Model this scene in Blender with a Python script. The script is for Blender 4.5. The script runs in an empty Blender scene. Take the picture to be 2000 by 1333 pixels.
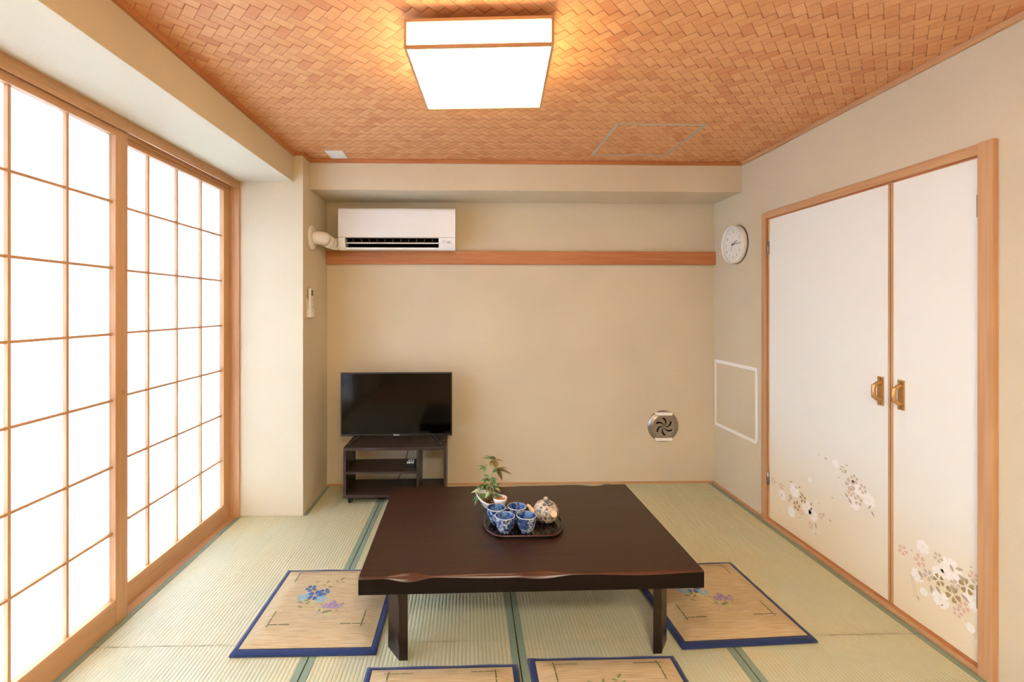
import bpy, bmesh, math, random
from mathutils import Vector, Matrix
random.seed(7)
S = bpy.context.scene
COL = S.collection
PI = math.pi

# ------------------------------------------------------------------ camera, sky, sun, exposure
cam_d = bpy.data.cameras.new('camera')
cam_d.sensor_width = 36.0
cam_d.lens = 930.0 / 2000.0 * 36.0
cam_d.shift_x = 0.030
cam_d.shift_y = -0.03275
cam_d.clip_start = 0.02
cam = bpy.data.objects.new('camera', cam_d)
COL.objects.link(cam)
cam.location = (0, 0, 1.36)
cam.rotation_euler = (math.radians(90), 0, math.radians(-1.4))
S.camera = cam

world = bpy.data.worlds.new('daylight')
S.world = world
world.use_nodes = True
bg = world.node_tree.nodes['Background']
bg.inputs['Color'].default_value = (0.63, 0.87, 1.24, 1)
bg.inputs['Strength'].default_value = 25.5

sun_d = bpy.data.lights.new('sun', 'SUN')
sun_d.energy = 24.0
sun_d.angle = math.radians(1.5)
sun_d.color = (1.0, 0.95, 0.86)
sun = bpy.data.objects.new('sun', sun_d)
COL.objects.link(sun)
sun.rotation_euler = Vector((0.57, 0.10, -0.83)).to_track_quat('-Z', 'Y').to_euler()

# warm fill light added behind the camera to lift the ambient light
back_d = bpy.data.lights.new('back_fill_light', 'AREA')
back_d.shape = 'DISK'; back_d.size = 0.6
back_d.energy = 75.0
back_d.color = (1.0, 0.90, 0.70)
back = bpy.data.objects.new('back_fill_light', back_d)
COL.objects.link(back)
back.location = (0.3, -0.75, 2.30)

vs = S.view_settings
vs.view_transform = 'Standard'; vs.look = 'None'; vs.gamma = 1.0; vs.use_curve_mapping = False
vs.exposure = 0.32
S.cycles.use_denoising = True
S.cycles.max_bounces = 10
S.cycles.diffuse_bounces = 6
S.cycles.sample_clamp_indirect = 0.0

# ------------------------------------------------------------------ node helpers
def lin(c):
    return tuple((x / 12.92 if x <= .04045 else ((x + .055) / 1.055) ** 2.4) for x in [v / 255 for v in c]) + (1,)

class N:
    """small expression wrapper over math nodes"""
    def __init__(s, t, sock): s.t = t; s.s = sock
    def _op(s, op, *o):
        n = s.t.nodes.new('ShaderNodeMath'); n.operation = op
        for i, v in enumerate((s,) + o):
            if isinstance(v, N): s.t.links.new(v.s, n.inputs[i])
            else: n.inputs[i].default_value = v
        return N(s.t, n.outputs[0])
    def __add__(s, o): return s._op('ADD', o)
    def __sub__(s, o): return s._op('SUBTRACT', o)
    def __mul__(s, o): return s._op('MULTIPLY', o)
    def __truediv__(s, o): return s._op('DIVIDE', o)
    def floor(s): return s._op('FLOOR')
    def fract(s): return s._op('FRACT')
    def sin(s): return s._op('SINE')
    def abs(s): return s._op('ABSOLUTE')
    def mod(s, o): return s._op('FLOORED_MODULO', o)
    def lt(s, o): return s._op('LESS_THAN', o)
    def gt(s, o): return s._op('GREATER_THAN', o)
    def mn(s, o): return s._op('MINIMUM', o)
    def mx(s, o): return s._op('MAXIMUM', o)
    def pow(s, o): return s._op('POWER', o)
    def sstep(s, a, b):
        n = s.t.nodes.new('ShaderNodeMapRange'); n.interpolation_type = 'SMOOTHSTEP'
        s.t.links.new(s.s, n.inputs['Value'])
        n.inputs['From Min'].default_value = a; n.inputs['From Max'].default_value = b
        return N(s.t, n.outputs['Result'])

def mat(name, col=(200, 200, 200), rough=.6, metal=0, spec=.5, **k):
    m = bpy.data.materials.new(name); m.use_nodes = True
    b = m.node_tree.nodes['Principled BSDF']
    b.inputs['Base Color'].default_value = lin(col)
    b.inputs['Roughness'].default_value = rough
    b.inputs['Metallic'].default_value = metal
    b.inputs['Specular IOR Level'].default_value = spec
    for kk, v in k.items(): b.inputs[kk.replace('_', ' ')].default_value = v
    return m

def tree(m): return m.node_tree, m.node_tree.nodes['Principled BSDF']
def coords(t, kind='Object'):
    tc = t.nodes.new('ShaderNodeTexCoord'); sx = t.nodes.new('ShaderNodeSeparateXYZ')
    t.links.new(tc.outputs[kind], sx.inputs[0])
    return [N(t, sx.outputs[i]) for i in range(3)]
def vec(t, x, y, z):
    c = t.nodes.new('ShaderNodeCombineXYZ')
    for i, v in enumerate((x, y, z)):
        if isinstance(v, N): t.links.new(v.s, c.inputs[i])
        else: c.inputs[i].default_value = v
    return c.outputs[0]
def noise(t, v, scale=1, detail=2, rough=.5):
    n = t.nodes.new('ShaderNodeTexNoise'); n.inputs['Scale'].default_value = scale
    n.inputs['Detail'].default_value = detail; n.inputs['Roughness'].default_value = rough
    if v is not None: t.links.new(v, n.inputs['Vector'])
    return N(t, n.outputs['Fac'])
def white(t, v):
    n = t.nodes.new('ShaderNodeTexWhiteNoise'); n.noise_dimensions = '3D'
    t.links.new(v, n.inputs['Vector']); return N(t, n.outputs['Value'])
def mix(t, f, a, b, mode='MIX'):
    n = t.nodes.new('ShaderNodeMix'); n.data_type = 'RGBA'; n.blend_type = mode
    if isinstance(f, N): t.links.new(f.s, n.inputs[0])
    else: n.inputs[0].default_value = f
    for i, v in ((6, a), (7, b)):
        if isinstance(v, tuple): n.inputs[i].default_value = v
        else: t.links.new(v, n.inputs[i])
    return n.outputs[2]
def bump(t, b, h, dist, strength=1.0):
    n = t.nodes.new('ShaderNodeBump'); n.inputs['Distance'].default_value = dist
    n.inputs['Strength'].default_value = strength
    t.links.new(h.s, n.inputs['Height']); t.links.new(n.outputs[0], b.inputs['Normal'])

def wood(name, c1, c2, axis, rough=.45, fine=1.0, spec=.4):
    m = mat(name, c1, rough, spec=spec); t, b = tree(m)
    p = coords(t)
    sc = [90 * fine] * 3; sc[axis] = 3.0
    v = vec(t, *[p[i] * sc[i] for i in range(3)])
    n1 = noise(t, v, 1, 3, .6)
    sc2 = [14.0] * 3; sc2[axis] = 1.2
    n2 = noise(t, vec(t, *[p[i] * sc2[i] for i in range(3)]), 1, 2)
    f = (n1 * .6 + n2 * .6 - .1).sstep(.3, .75)
    t.links.new(mix(t, f, lin(c1), lin(c2)), b.inputs['Base Color'])
    bump(t, b, n1, .0006, .5)
    return m

M = {}
WA, WB = (203, 160, 118), (184, 138, 95)
for i, a in enumerate('xyz'): M['wood_' + a] = wood('cedar_' + a, WA, WB, i)
for i, a in enumerate('xyz'): M['rail_' + a] = wood('rail_cedar_' + a, (194, 130, 84), (170, 103, 60), i)
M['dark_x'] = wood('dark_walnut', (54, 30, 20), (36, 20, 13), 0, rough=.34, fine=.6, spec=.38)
M['shaded_side'] = wood('dark_walnut_shaded_edge', (22, 13, 9), (15, 8, 6), 0, rough=.55, fine=.6, spec=.16)  # same walnut, darkened so shade on the table's sides is in the colour
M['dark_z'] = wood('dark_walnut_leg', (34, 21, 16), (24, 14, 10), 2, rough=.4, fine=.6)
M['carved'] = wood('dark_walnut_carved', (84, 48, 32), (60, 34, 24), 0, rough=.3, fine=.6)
M['stand'] = wood('dark_laminate', (58, 46, 42), (44, 34, 31), 0, rough=.38, fine=.8)

def plaster(name, c):
    m = mat(name, c, .92, spec=.15); t, b = tree(m)
    tc = t.nodes.new('ShaderNodeTexCoord')
    n = noise(t, tc.outputs['Object'], 420, 3, .7)
    n2 = noise(t, tc.outputs['Object'], 1.7, 2)
    c2 = tuple(int(v * .95) for v in c)
    t.links.new(mix(t, (n * .5 + n2 * .5).sstep(.35, .7), lin(c), lin(c2)), b.inputs['Base Color'])
    bump(t, b, n, .0008, .35)
    return m
M['plaster'] = plaster('beige_plaster', (213, 201, 175))

# woven cedar ceiling (two-over-two twill laid on the diagonal)
def ceiling_mat():
    m = mat('woven_cedar', (214, 150, 100), .5, spec=.35); t, b = tree(m)
    x, y, z = coords(t)
    wob = noise(t, vec(t, x, y, 0.0), 2.5, 1) - .5
    s = x / .054 + wob * .25; q = y / .0585 + wob * .12
    a = s + q; c = s - q
    i = a.floor(); j = c.floor(); fa = a.fract(); fc = c.fract()
    mm = (i - j).mod(4.0)
    warp = mm.lt(1.5)
    # along-float (0..2) and across-float (0..1) coordinates
    lw = fc + (mm * -1.0 + 1.0); lf = fa + (mm - 2.0)
    al = warp * lw + (warp * -1.0 + 1.0) * lf
    ac = warp * fa + (warp * -1.0 + 1.0) * fc
    kw = white(t, vec(t, i, (j + mm), 3.0)); kf = white(t, vec(t, (i - mm), j, 9.0))
    rnd = warp * kw + (warp * -1.0 + 1.0) * kf
    strip = warp * white(t, vec(t, i, 5.0, 1.0)) + (warp * -1.0 + 1.0) * white(t, vec(t, 7.0, j, 2.0))
    gw = noise(t, vec(t, a * 14.0, c * .6, 0.0), 1, 3, .7); gf = noise(t, vec(t, a * .6, c * 14.0, 4.0), 1, 3, .7)
    grain = warp * gw + (warp * -1.0 + 1.0) * gf
    edge_end = (al * (al * -1.0 + 2.0))            # 0 at float ends, 1 mid
    edge_side = ac.mn(ac * -1.0 + 1.0)
    prof = edge_end.pow(.45) * .85 + edge_side.sstep(0, .06) * .15
    gap = (al.sstep(.0, .05) * ((al * -1.0 + 2.0).sstep(.0, .12))) * (edge_side.sstep(.0, .03) * .6 + .4)
    inner = noise(t, vec(t, a * .9, c * .9, 2.0), 1, 2)
    f = (rnd * .30 + strip * .22 + grain * .60 + inner * .5 - .32)
    c0 = mix(t, f.sstep(.1, .95), lin((224, 168, 116)), lin((204, 140, 92)))
    red = mix(t, (rnd.gt(.9)) * .22, c0, lin((190, 104, 66)))
    col = mix(t, gap, lin((164, 98, 58)), red)
    t.links.new(col, b.inputs['Base Color'])
    bump(t, b, prof * gap + grain * .05, .005, .7)
    return m
M['ceiling'] = ceiling_mat()

def tatami_mat_material():
    m = mat('rush_weave', (190, 178, 128), .42, spec=1.0); t, b = tree(m)
    x, y, z = coords(t)
    n = noise(t, vec(t, x * 60.0, y * 900.0, 0.0), 1, 2, .6)
    n2 = noise(t, vec(t, x * 3.0, y * 2.2, 1.0), 1, 2)
    n3 = noise(t, vec(t, x * 200.0, y * 40.0, 2.0), 1, 2)
    c0 = mix(t, (n * .7 + n3 * .3).sstep(.3, .7), lin((208, 201, 166)), lin((184, 175, 134)))
    c1 = mix(t, n2.sstep(.35, .7), c0, lin((188, 188, 156)))
    t.links.new(c1, b.inputs['Base Color'])
    bump(t, b, n, .0006, .5)
    return m
M['rush'] = tatami_mat_material()
M['heri'] = mat('green_border_cloth', (128, 150, 128), .45, spec=.6)
t_, b_ = tree(M['heri']); x_, y_, z_ = coords(t_)
n_ = noise(t_, vec(t_, x_ * 900.0, y_ * 900.0, 0.0), 1, 1)
t_.links.new(mix(t_, n_, lin((140, 156, 136)), lin((114, 134, 116))), b_.inputs['Base Color'])
bump(t_, b_, n_, .0004, .4)

def straw():
    m = mat('igusa_cover', (206, 180, 140), .7, spec=.3); t, b = tree(m)
    x, y, z = coords(t)
    n = noise(t, vec(t, x * 8.0, y * 260.0, 0.0), 1, 2, .6)
    c = mix(t, n.sstep(.3, .7), lin((196, 176, 142)), lin((172, 146, 104)))
    t.links.new(c, b.inputs['Base Color'])
    bump(t, b, (x * 1200.0).sin() * .3 + (y * 900.0).sin() * .3 + n, .0008, .5)
    return m
M['straw'] = straw()
M['blue'] = mat('navy_cloth', (30, 46, 92), .7, spec=.2, Sheen_Weight=.2)
M['mark'] = mat('print_dark_green', (92, 96, 62), .8)
M['B'] = mat('print_blue', (60, 96, 150), .8)
M['C'] = mat('print_light_blue', (120, 172, 196), .8)
M['V'] = mat('print_violet', (150, 128, 168), .8)
M['g'] = mat('print_leaf', (122, 128, 84), .8)
M['y'] = mat('print_yellow_green', (182, 180, 118), .8)
M['l'] = mat('print_line', (158, 148, 140), .8)

# paper of the sliding screens: light passes through
def paper():
    m = bpy.data.materials.new('washi_paper'); m.use_nodes = True
    t = m.node_tree; t.nodes.clear()
    o = t.nodes.new('ShaderNodeOutputMaterial')
    d = t.nodes.new('ShaderNodeBsdfDiffuse'); tr = t.nodes.new('ShaderNodeBsdfTranslucent'); mx = t.nodes.new('ShaderNodeMixShader')
    tc = t.nodes.new('ShaderNodeTexCoord')
    n = noise(t, tc.outputs['Object'], 60, 5, .7)
    c = mix(t, n.sstep(.3, .8), (.86, .87, .87, 1), (.80, .81, .82, 1))
    t.links.new(c, tr.inputs['Color'])
    d.inputs['Color'].default_value = (.85, .86, .86, 1)
    mx.inputs[0].default_value = .42
    t.links.new(d.outputs[0], mx.inputs[1]); t.links.new(tr.outputs[0], mx.inputs[2])
    t.links.new(mx.outputs[0], o.inputs[0])
    return m
M['paper'] = paper()

def emit(name, c, s):
    m = bpy.data.materials.new(name); m.use_nodes = True
    t = m.node_tree; t.nodes.clear()
    o = t.nodes.new('ShaderNodeOutputMaterial'); e = t.nodes.new('ShaderNodeEmission')
    e.inputs[0].default_value = c; e.inputs[1].default_value = s
    t.links.new(e.outputs[0], o.inputs[0]); return m
M['lamp'] = emit('lamp_paper_lit', (1.0, .76, .46, 1), 11.5)

# closet door paper: cream with faint sand-coloured clouds printed at the foot
def fusuma():
    m = mat('fusuma_paper', (240, 236, 228), .6, spec=.3); t, b = tree(m)
    x, y, z = coords(t)
    n = noise(t, vec(t, 0.0, y * .9, z * 2.2), 1, 2)
    h = z + (n - .5) * .35 + y * -.12
    f = (h * -1.0 + .70).sstep(0.0, .75)
    band = (z - y * .33 + .42 + (n - .5) * .15).abs()
    sh = (band * -1.0 + .12).sstep(0.0, .12) * .5
    c = mix(t, f, lin((233, 235, 229)), lin((234, 219, 188)))
    c2 = mix(t, sh * .8, c, lin((206, 190, 166)))
    t.links.new(c2, b.inputs['Base Color'])
    return m
M['fusuma'] = fusuma()
M['G'] = mat('print_gold', (172, 150, 104), .45, spec=.5)
M['P'] = mat('print_pink', (222, 188, 168), .7)
M['T'] = mat('print_taupe', (202, 189, 168), .7)
M['W'] = mat('print_white', (246, 243, 238), .7)
M['L'] = mat('print_taupe_leaf', (186, 174, 152), .7)
M['w'] = mat('print_pale_line', (238, 228, 208), .7)

M['white'] = mat('white_plastic', (228, 230, 230), .28, spec=.5)
M['white_m'] = mat('white_matt_plastic', (226, 222, 214), .5)
M['black'] = mat('black_plastic', (14, 14, 15), .35)
M['void'] = mat('dark_inside', (8, 8, 9), .8, spec=.1)
M['screen'] = mat('screen_glass', (3, 3, 4), .09, spec=.22)
M['gold'] = mat('brass', (205, 165, 110), .32, metal=.85)
M['steel'] = mat('brushed_steel', (165, 158, 150), .3, metal=.95)
M['alu'] = mat('aluminium_trim', (198, 190, 172), .4, metal=.35)
M['tape'] = mat('white_tape', (240, 238, 234), .5)
M['dial'] = mat('dial_face', (236, 236, 230), .5)
M['digit'] = mat('dial_print', (120, 118, 112), .6)
M['hand'] = mat('clock_hand', (70, 72, 68), .5)
M['lacquer'] = mat('black_lacquer', (20, 9, 8), .14, spec=.6)
M['lacquer_red'] = mat('red_lacquer_rim', (92, 28, 22), .2, spec=.6)
M['blue_ink'] = mat('indicator_blue', (130, 160, 190), .5)
M['led'] = mat('display_grey', (96, 84, 72), .4)
M['concrete'] = mat('pale_concrete', (190, 190, 186), .9)

def ceramic(name, base, ink, amount, scale=18):
    m = mat(name, base, .22, spec=.55); t, b = tree(m)
    tc = t.nodes.new('ShaderNodeTexCoord')
    mp = t.nodes.new('ShaderNodeMapping'); mp.inputs['Scale'].default_value = (1, 1, .7)
    t.links.new(tc.outputs['Object'], mp.inputs[0])
    n = noise(t, mp.outputs[0], scale, 3, .6)
    v = t.nodes.new('ShaderNodeTexVoronoi'); v.inputs['Scale'].default_value = scale * 2.6
    t.links.new(mp.outputs[0], v.inputs['Vector'])
    vv = N(t, v.outputs['Distance'])
    f = (n + vv * .45).sstep(amount, amount + .12)
    c = mix(t, f, lin(ink), lin(base))
    f2 = noise(t, mp.outputs[0], scale * 3.2, 2).sstep(.50, .58)
    c2 = mix(t, f2 * .6, c, lin(tuple(int((a + 2 * k) / 3) for a, k in zip(base, ink))))
    t.links.new(c2, b.inputs['Base Color'])
    return m
M['cup'] = ceramic('blue_and_white_porcelain', (176, 188, 204), (38, 62, 112), .70, 34)
M['cup_in'] = ceramic('blue_glaze_inside', (96, 132, 184), (24, 50, 112), .60, 22)
M['teapot'] = ceramic('painted_stoneware', (196, 184, 164), (78, 80, 92), .62, 24)
M['biscuit'] = mat('cream_glaze', (224, 196, 164), .3)
M['pot'] = mat('white_glazed_pot', (240, 238, 240), .2, spec=.55)
M['pebble'] = mat('orange_pebbles', (196, 132, 80), .8)
M['soil'] = mat('soil', (74, 48, 34), .9)
def leafm(name, c1, c2):
    m = mat(name, c1, .45, spec=.4); t, b = tree(m)
    tc = t.nodes.new('ShaderNodeTexCoord'); n = noise(t, tc.outputs['Object'], 60, 2)
    t.links.new(mix(t, n.sstep(.3, .7), lin(c1), lin(c2)), b.inputs['Base Color']); return m
M['leaf'] = leafm('green_leaf', (112, 150, 88), (70, 116, 66))
M['leaf_d'] = leafm('olive_leaf', (128, 116, 70), (96, 94, 54))
M['leaf_l'] = leafm('pale_leaf', (178, 200, 150), (120, 168, 116))
M['stem'] = mat('stem', (168, 170, 108), .6)

# ------------------------------------------------------------------ mesh builder
class MB:
    def __init__(s): s.v = []; s.f = []; s.m = []; s.mats = []; s.sm = []
    def mi(s, m):
        m = M[m] if isinstance(m, str) else m
        if m not in s.mats: s.mats.append(m)
        return s.mats.index(m)
    def face(s, idx, m, smooth=False): s.f.append(idx); s.m.append(s.mi(m)); s.sm.append(smooth)
    def box(s, x0, x1, y0, y1, z0, z1, m, mtx=None):
        k = len(s.v)
        for z in (z0, z1):
            for (x, y) in ((x0, y0), (x1, y0), (x1, y1), (x0, y1)):
                p = Vector((x, y, z)); s.v.append(tuple(mtx @ p if mtx else p))
        for q in ((0, 3, 2, 1), (4, 5, 6, 7), (0, 1, 5, 4), (1, 2, 6, 5), (2, 3, 7, 6), (3, 0, 4, 7)):
            s.face([k + i for i in q], m)
        return s
    def prism(s, poly, axis, a0, a1, m, mside=None, smooth=False):
        """extrude a closed 2-D outline (list of (u,v)) along axis"""
        k = len(s.v); n = len(poly)
        for a in (a0, a1):
            for (u, v) in poly:
                s.v.append({'x': (a, u, v), 'y': (u, a, v), 'z': (u, v, a)}[axis])
        mm = mside if isinstance(mside, (list, tuple)) else [mside or m] * n
        s.face([k + i for i in range(n)][::-1], m); s.face([k + n + i for i in range(n)], m)
        for i in range(n):
            j = (i + 1) % n; s.face([k + i, k + j, k + n + j, k + n + i], mm[i], smooth)
        return s
    def lathe(s, prof, m, c=(0, 0, 0), seg=32, mtx=None, mats=None, cap=False):
        k = len(s.v); n = len(prof)
        for i in range(seg):
            a = 2 * PI * i / seg
            for (r, z) in prof:
                p = Vector((r * math.cos(a), r * math.sin(a), z))
                if mtx: p = mtx @ p
                s.v.append(tuple(p + Vector(c)))
        for i in range(seg):
            for j in range(n - 1):
                a, b = k + i * n + j, k + ((i + 1) % seg) * n + j
                s.face([a, b, b + 1, a + 1], mats[j] if mats else m, True)
        if cap:
            s.face([k + i * n for i in range(seg)][::-1], m); s.face([k + i * n + n - 1 for i in range(seg)], m)
        return s
    def tube(s, pts, r, m, seg=10, caps=True):
        k = len(s.v); pts = [Vector(p) for p in pts]; n = len(pts)
        rr = r if isinstance(r, (list, tuple)) else [r] * n
        u = None
        for i, p in enumerate(pts):
            d = (pts[min(i + 1, n - 1)] - pts[max(i - 1, 0)]).normalized()
            if u is None:
                u = d.cross(Vector((0, 0, 1)))
                if u.length < .1: u = d.cross(Vector((0, 1, 0)))
            else:
                u = u - d * u.dot(d)          # carry the ring's frame along the path
            u.normalize(); w = u.cross(d)
            for j in range(seg):
                a = 2 * PI * j / seg
                s.v.append(tuple(p + (u * math.cos(a) + w * math.sin(a)) * rr[i]))
        for i in range(n - 1):
            for j in range(seg):
                a = k + i * seg + j; b = k + i * seg + (j + 1) % seg
                s.face([a, b, b + seg, a + seg], m, True)
        if caps:
            s.face([k + j for j in range(seg)][::-1], m); s.face([k + (n - 1) * seg + j for j in range(seg)], m)
        return s
    def poly(s, pts, m, smooth=False):
        k = len(s.v); s.v += [tuple(p) for p in pts]; s.face(list(range(k, k + len(pts))), m, smooth); return s
    def build(s, name, parent=None, loc=(0, 0, 0), rot=0, bevel=0, kind=None, sub=0, seg=2):
        me = bpy.data.meshes.new(name); me.from_pydata(s.v, [], s.f)
        for m in s.mats: me.materials.append(m)
        me.polygons.foreach_set('material_index', s.m); me.polygons.foreach_set('use_smooth', s.sm)
        me.update()
        bm = bmesh.new(); bm.from_mesh(me)
        bmesh.ops.remove_doubles(bm, verts=bm.verts, dist=1e-6)
        bm.to_mesh(me); bm.free()
        o = bpy.data.objects.new(name, me); COL.objects.link(o)
        o.location = loc; o.rotation_euler = (0, 0, rot)
        if parent: o.parent = parent
        if bevel:
            b = o.modifiers.new('bevel', 'BEVEL'); b.width = bevel; b.segments = seg; b.limit_method = 'ANGLE'
            b.angle_limit = math.radians(40); b.harden_normals = False
        if sub:
            u = o.modifiers.new('sub', 'SUBSURF'); u.levels = sub; u.render_levels = sub
        if kind: o['kind'] = kind
        return o

def thing(name, label, cat, loc=(0, 0, 0), rot=0, group=None):
    o = bpy.data.objects.new(name, None); COL.objects.link(o)
    o.empty_display_size = .05
    o.location = loc; o.rotation_euler = (0, 0, rot); o['label'] = label; o['category'] = cat
    if group: o['group'] = group
    return o
def tag(o, label, cat, group=None):
    o['label'] = label; o['category'] = cat
    if group: o['group'] = group
    return o
def copy_thing(root, loc, rot, label):
    r = root.copy(); COL.objects.link(r); r.location = loc; r.rotation_euler = (0, 0, rot); r['label'] = label
    for ch in list(root.children):
        c = ch.copy(); COL.objects.link(c); c.parent = r
        for g in list(ch.children):
            d = g.copy(); COL.objects.link(d); d.parent = c
    return r

# ------------------------------------------------------------------ room shell
XL, XR, YB, YF, ZC = -1.60, 1.899, 3.660, -1.70, 2.372
PX0, PY0 = -1.087, 3.135          # column corner
MB().box(-1.7, 2.0, YF - .1, YB + .1, -.12, -.052, M['concrete']).build('floor', kind='structure')
MB().box(-1.75, 2.0, YF - .1, YB + .1, ZC, ZC + .1, 'ceiling').build('ceiling', kind='structure')
MB().box(-1.75, 2.05, YB, YB + .1, -.1, ZC, 'plaster').build('wall_back', kind='structure')
MB().box(-1.75, 2.05, YF - .1, YF, -.1, ZC, 'plaster').build('wall_front', kind='structure')
# right wall with the closet recess opening
CY0, CY1, CZ1 = 1.70, 2.99, 1.94
w = MB()
w.box(XR, XR + .1, YF, CY0, -.1, ZC, 'plaster').box(XR, XR + .1, CY1, YB, -.1, ZC, 'plaster').box(XR, XR + .1, CY0, CY1, CZ1, ZC, 'plaster')
w.box(XR + .05, XR + .1, CY0, CY1, -.1, CZ1, 'plaster')
w.build('wall_right', kind='structure')
WY0 = .09
MB().box(-1.75, -1.495, YF, WY0 - .02, -.1, 2.18, 'plaster').build('wall_left', kind='structure')
MB().box(-1.75, PX0, PY0, YB, .0012, ZC, 'plaster').build('wall_column', kind='structure')
MB().box(-1.75, -1.151, YF, PY0, 2.18, ZC, 'plaster').build('wall_beam_left', kind='structure')
MB().box(PX0, XR, 3.275, YB, 2.165, ZC, 'plaster').build('wall_beam_back', kind='structure')
MB().box(XR - .016, XR, YF, 3.259, 2.347, ZC, 'wood_y').build('trim_1', bevel=.002, kind='structure')
MB().box(PX0, XR, 3.259, 3.275, 2.347, ZC, 'rail_x').build('trim_2', bevel=.002, kind='structure')
t3 = MB().box(-1.151, -1.133, YF, PY0 - .0, 2.347, ZC, 'rail_y')
t3.box(-1.151, PX0 + .014, PY0 - .014, PY0, 2.352, ZC, 'rail_x').box(PX0, PX0 + .014, PY0, 3.26, 2.347, ZC, 'rail_y')
t3.build('trim_3', kind='structure')
MB().box(PX0, XR, YB - .034, YB, 1.69, 1.790, 'rail_x').build('trim_4', bevel=.003, kind='structure')
MB().box(PX0, XR, YB - .010, YB, -.05, .012, 'wood_x').build('baseboard_back', kind='structure')
b = MB().box(XR - .018, XR, YF, CY0 - .04, -.05, .010, 'wood_y').box(XR - .018, XR, CY1 + .04, YB - .01, -.05, .010, 'wood_y')
b.build('baseboard_right', kind='structure')

# closet door frame
f = MB()
f.box(XR - .022, XR + .03, 1.664, 1.716, -.05, 1.968, 'wood_z')
f.box(XR - .018, XR + .03, 2.984, 3.026, -.05, 1.962, 'wood_z')
f.build('trim_5', bevel=.0015, kind='structure')
f = MB().box(XR - .018, XR + .03, 1.716, 2.984, 1.926, 1.966, 'wood_y')
f.box(XR - .004, XR + .03, 1.716, 2.984, 1.918, 1.926, 'rail_y')
f.build('trim_6', bevel=.0015, kind='structure')
f = MB().box(XR - .018, XR - .006, 1.716, 2.984, -.05, .018, 'wood_y').box(XR - .006, XR + .03, 1.716, 2.984, -.05, .028, 'rail_y')
f.build('trim_7', bevel=.0015, kind='structure')

# --- closet doors
def petal(mb, cy, cz, ang, ln, wd, m, x, r0=.18, tip=True):
    """one petal lying in the plane x = const, pointing along ang"""
    ca, sa = math.cos(ang), math.sin(ang)
    prof = [(r0, 0), (.5, .36), (.8, .5), (1.0, .28), (.93, 0), (1.0, -.28), (.8, -.5), (.5, -.36)] if tip else \
           [(0, 0), (.3, .5), (.6, .5), (1, 0), (.6, -.5), (.3, -.5)]
    pts = []
    for (u, v) in prof:
        a, b_ = u * ln, v * wd
        pts.append((x, cy + a * ca - b_ * sa, cz + a * sa + b_ * ca))
    mb.poly(pts, m)
def line_yz(mb, pts, wd, m, x):
    for (a, b_) in zip(pts[:-1], pts[1:]):
        d = Vector((b_[0] - a[0], b_[1] - a[1])); n = Vector((-d.y, d.x)).normalized() * wd / 2
        mb.poly([(x, a[0] + n.x, a[1] + n.y), (x, b_[0] + n.x, b_[1] + n.y), (x, b_[0] - n.x, b_[1] - n.y), (x, a[0] - n.x, a[1] - n.y)], m)
def arc(y0, z0, y1, z1, bend, n=8):
    out = []
    for i in range(n + 1):
        t = i / n; y = y0 + (y1 - y0) * t; z = z0 + (z1 - z0) * t
        s = math.sin(PI * t) * bend
        out.append((y, z + s))
    return out

DR = [('G',1.879,0.258,0.8),('G',1.772,0.294,1),('G',1.824,0.232,1.05),('P',2.04,0.297,0.8),('P',1.961,0.293,0.9),('P',1.746,0.345,0.7),('P',1.783,0.211,0.8),('P',1.805,0.174,0.7),('T',1.882,0.347,0.7),('T',1.924,0.252,0.8),('T',1.815,0.275,0.7),('W',1.948,0.356,0.8),('W',1.972,0.225,0.8),('W',1.88,0.285,0.8),('W',1.832,0.324,1.3),('W',1.872,0.185,1),('W',1.944,0.171,0.5),('W',1.742,0.26,1.2),('W',1.757,0.146,0.5),('L',1.968,0.251,0.9,-50),('L',1.834,0.346,0.7,-60),('L',1.813,0.34,0.8,20),('L',1.803,0.324,0.9,-25),('L',1.911,0.219,0.8,-85),('L',1.892,0.228,0.8,-45),('L',1.792,0.255,0.9,-30),('L',1.832,0.265,0.8,-60),('L',1.972,0.139,0.5,-60),('L',1.761,0.378,0.3,0),('L',2.004,0.317,0.3,0),('L',1.961,0.219,0.3,0),('L',1.872,0.159,0.4,40),('L',1.752,0.327,0.3,0)]
DL = [('G',2.664,0.271,0.9),('G',2.715,0.21,1),('G',2.768,0.238,0.5),('P',2.928,0.278,0.7),('P',2.851,0.273,0.7),('P',2.677,0.187,0.6),('P',2.603,0.148,0.7),('P',2.323,0.442,0.8),('T',2.328,0.477,1.1),('T',2.302,0.513,0.8),('T',2.252,0.483,0.8),('T',2.279,0.417,0.9),('T',2.377,0.537,0.6),('T',2.528,0.232,0.6),('W',2.735,0.29,1.1),('W',2.841,0.221,0.9),('W',2.761,0.155,0.9),('W',2.633,0.234,1.1),('W',2.586,0.211,1.0),('W',2.274,0.467,0.9),('W',2.3,0.397,1),('W',2.216,0.442,1),('W',2.423,0.549,0.6),('W',2.609,0.4,0.4),('L',2.775,0.327,0.6,20),('L',2.728,0.324,0.6,-50),('L',2.702,0.318,0.6,40),('L',2.693,0.304,0.6,-30),('L',2.858,0.228,0.6,-50),('L',2.788,0.205,0.6,50),('L',2.603,0.259,0.6,60),('L',2.545,0.294,0.3,0),('L',2.508,0.237,0.6,80),('L',2.568,0.179,0.8,-70),('L',2.467,0.243,0.5,-30),('L',2.696,0.154,0.4,0),('L',2.364,0.518,0.7,60),('L',2.41,0.486,0.4,0),('L',2.36,0.423,0.7,-40),('L',2.338,0.408,0.9,-50),('L',2.221,0.402,0.7,50),('L',2.203,0.4,0.7,-50),('L',2.5,0.555,0.5,0),('L',2.545,0.56,0.3,0),('L',2.357,0.565,0.4,0),('L',2.451,0.365,0.4,0),('L',2.571,0.119,0.4,0),('L',2.862,0.119,0.3,60)]
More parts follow.
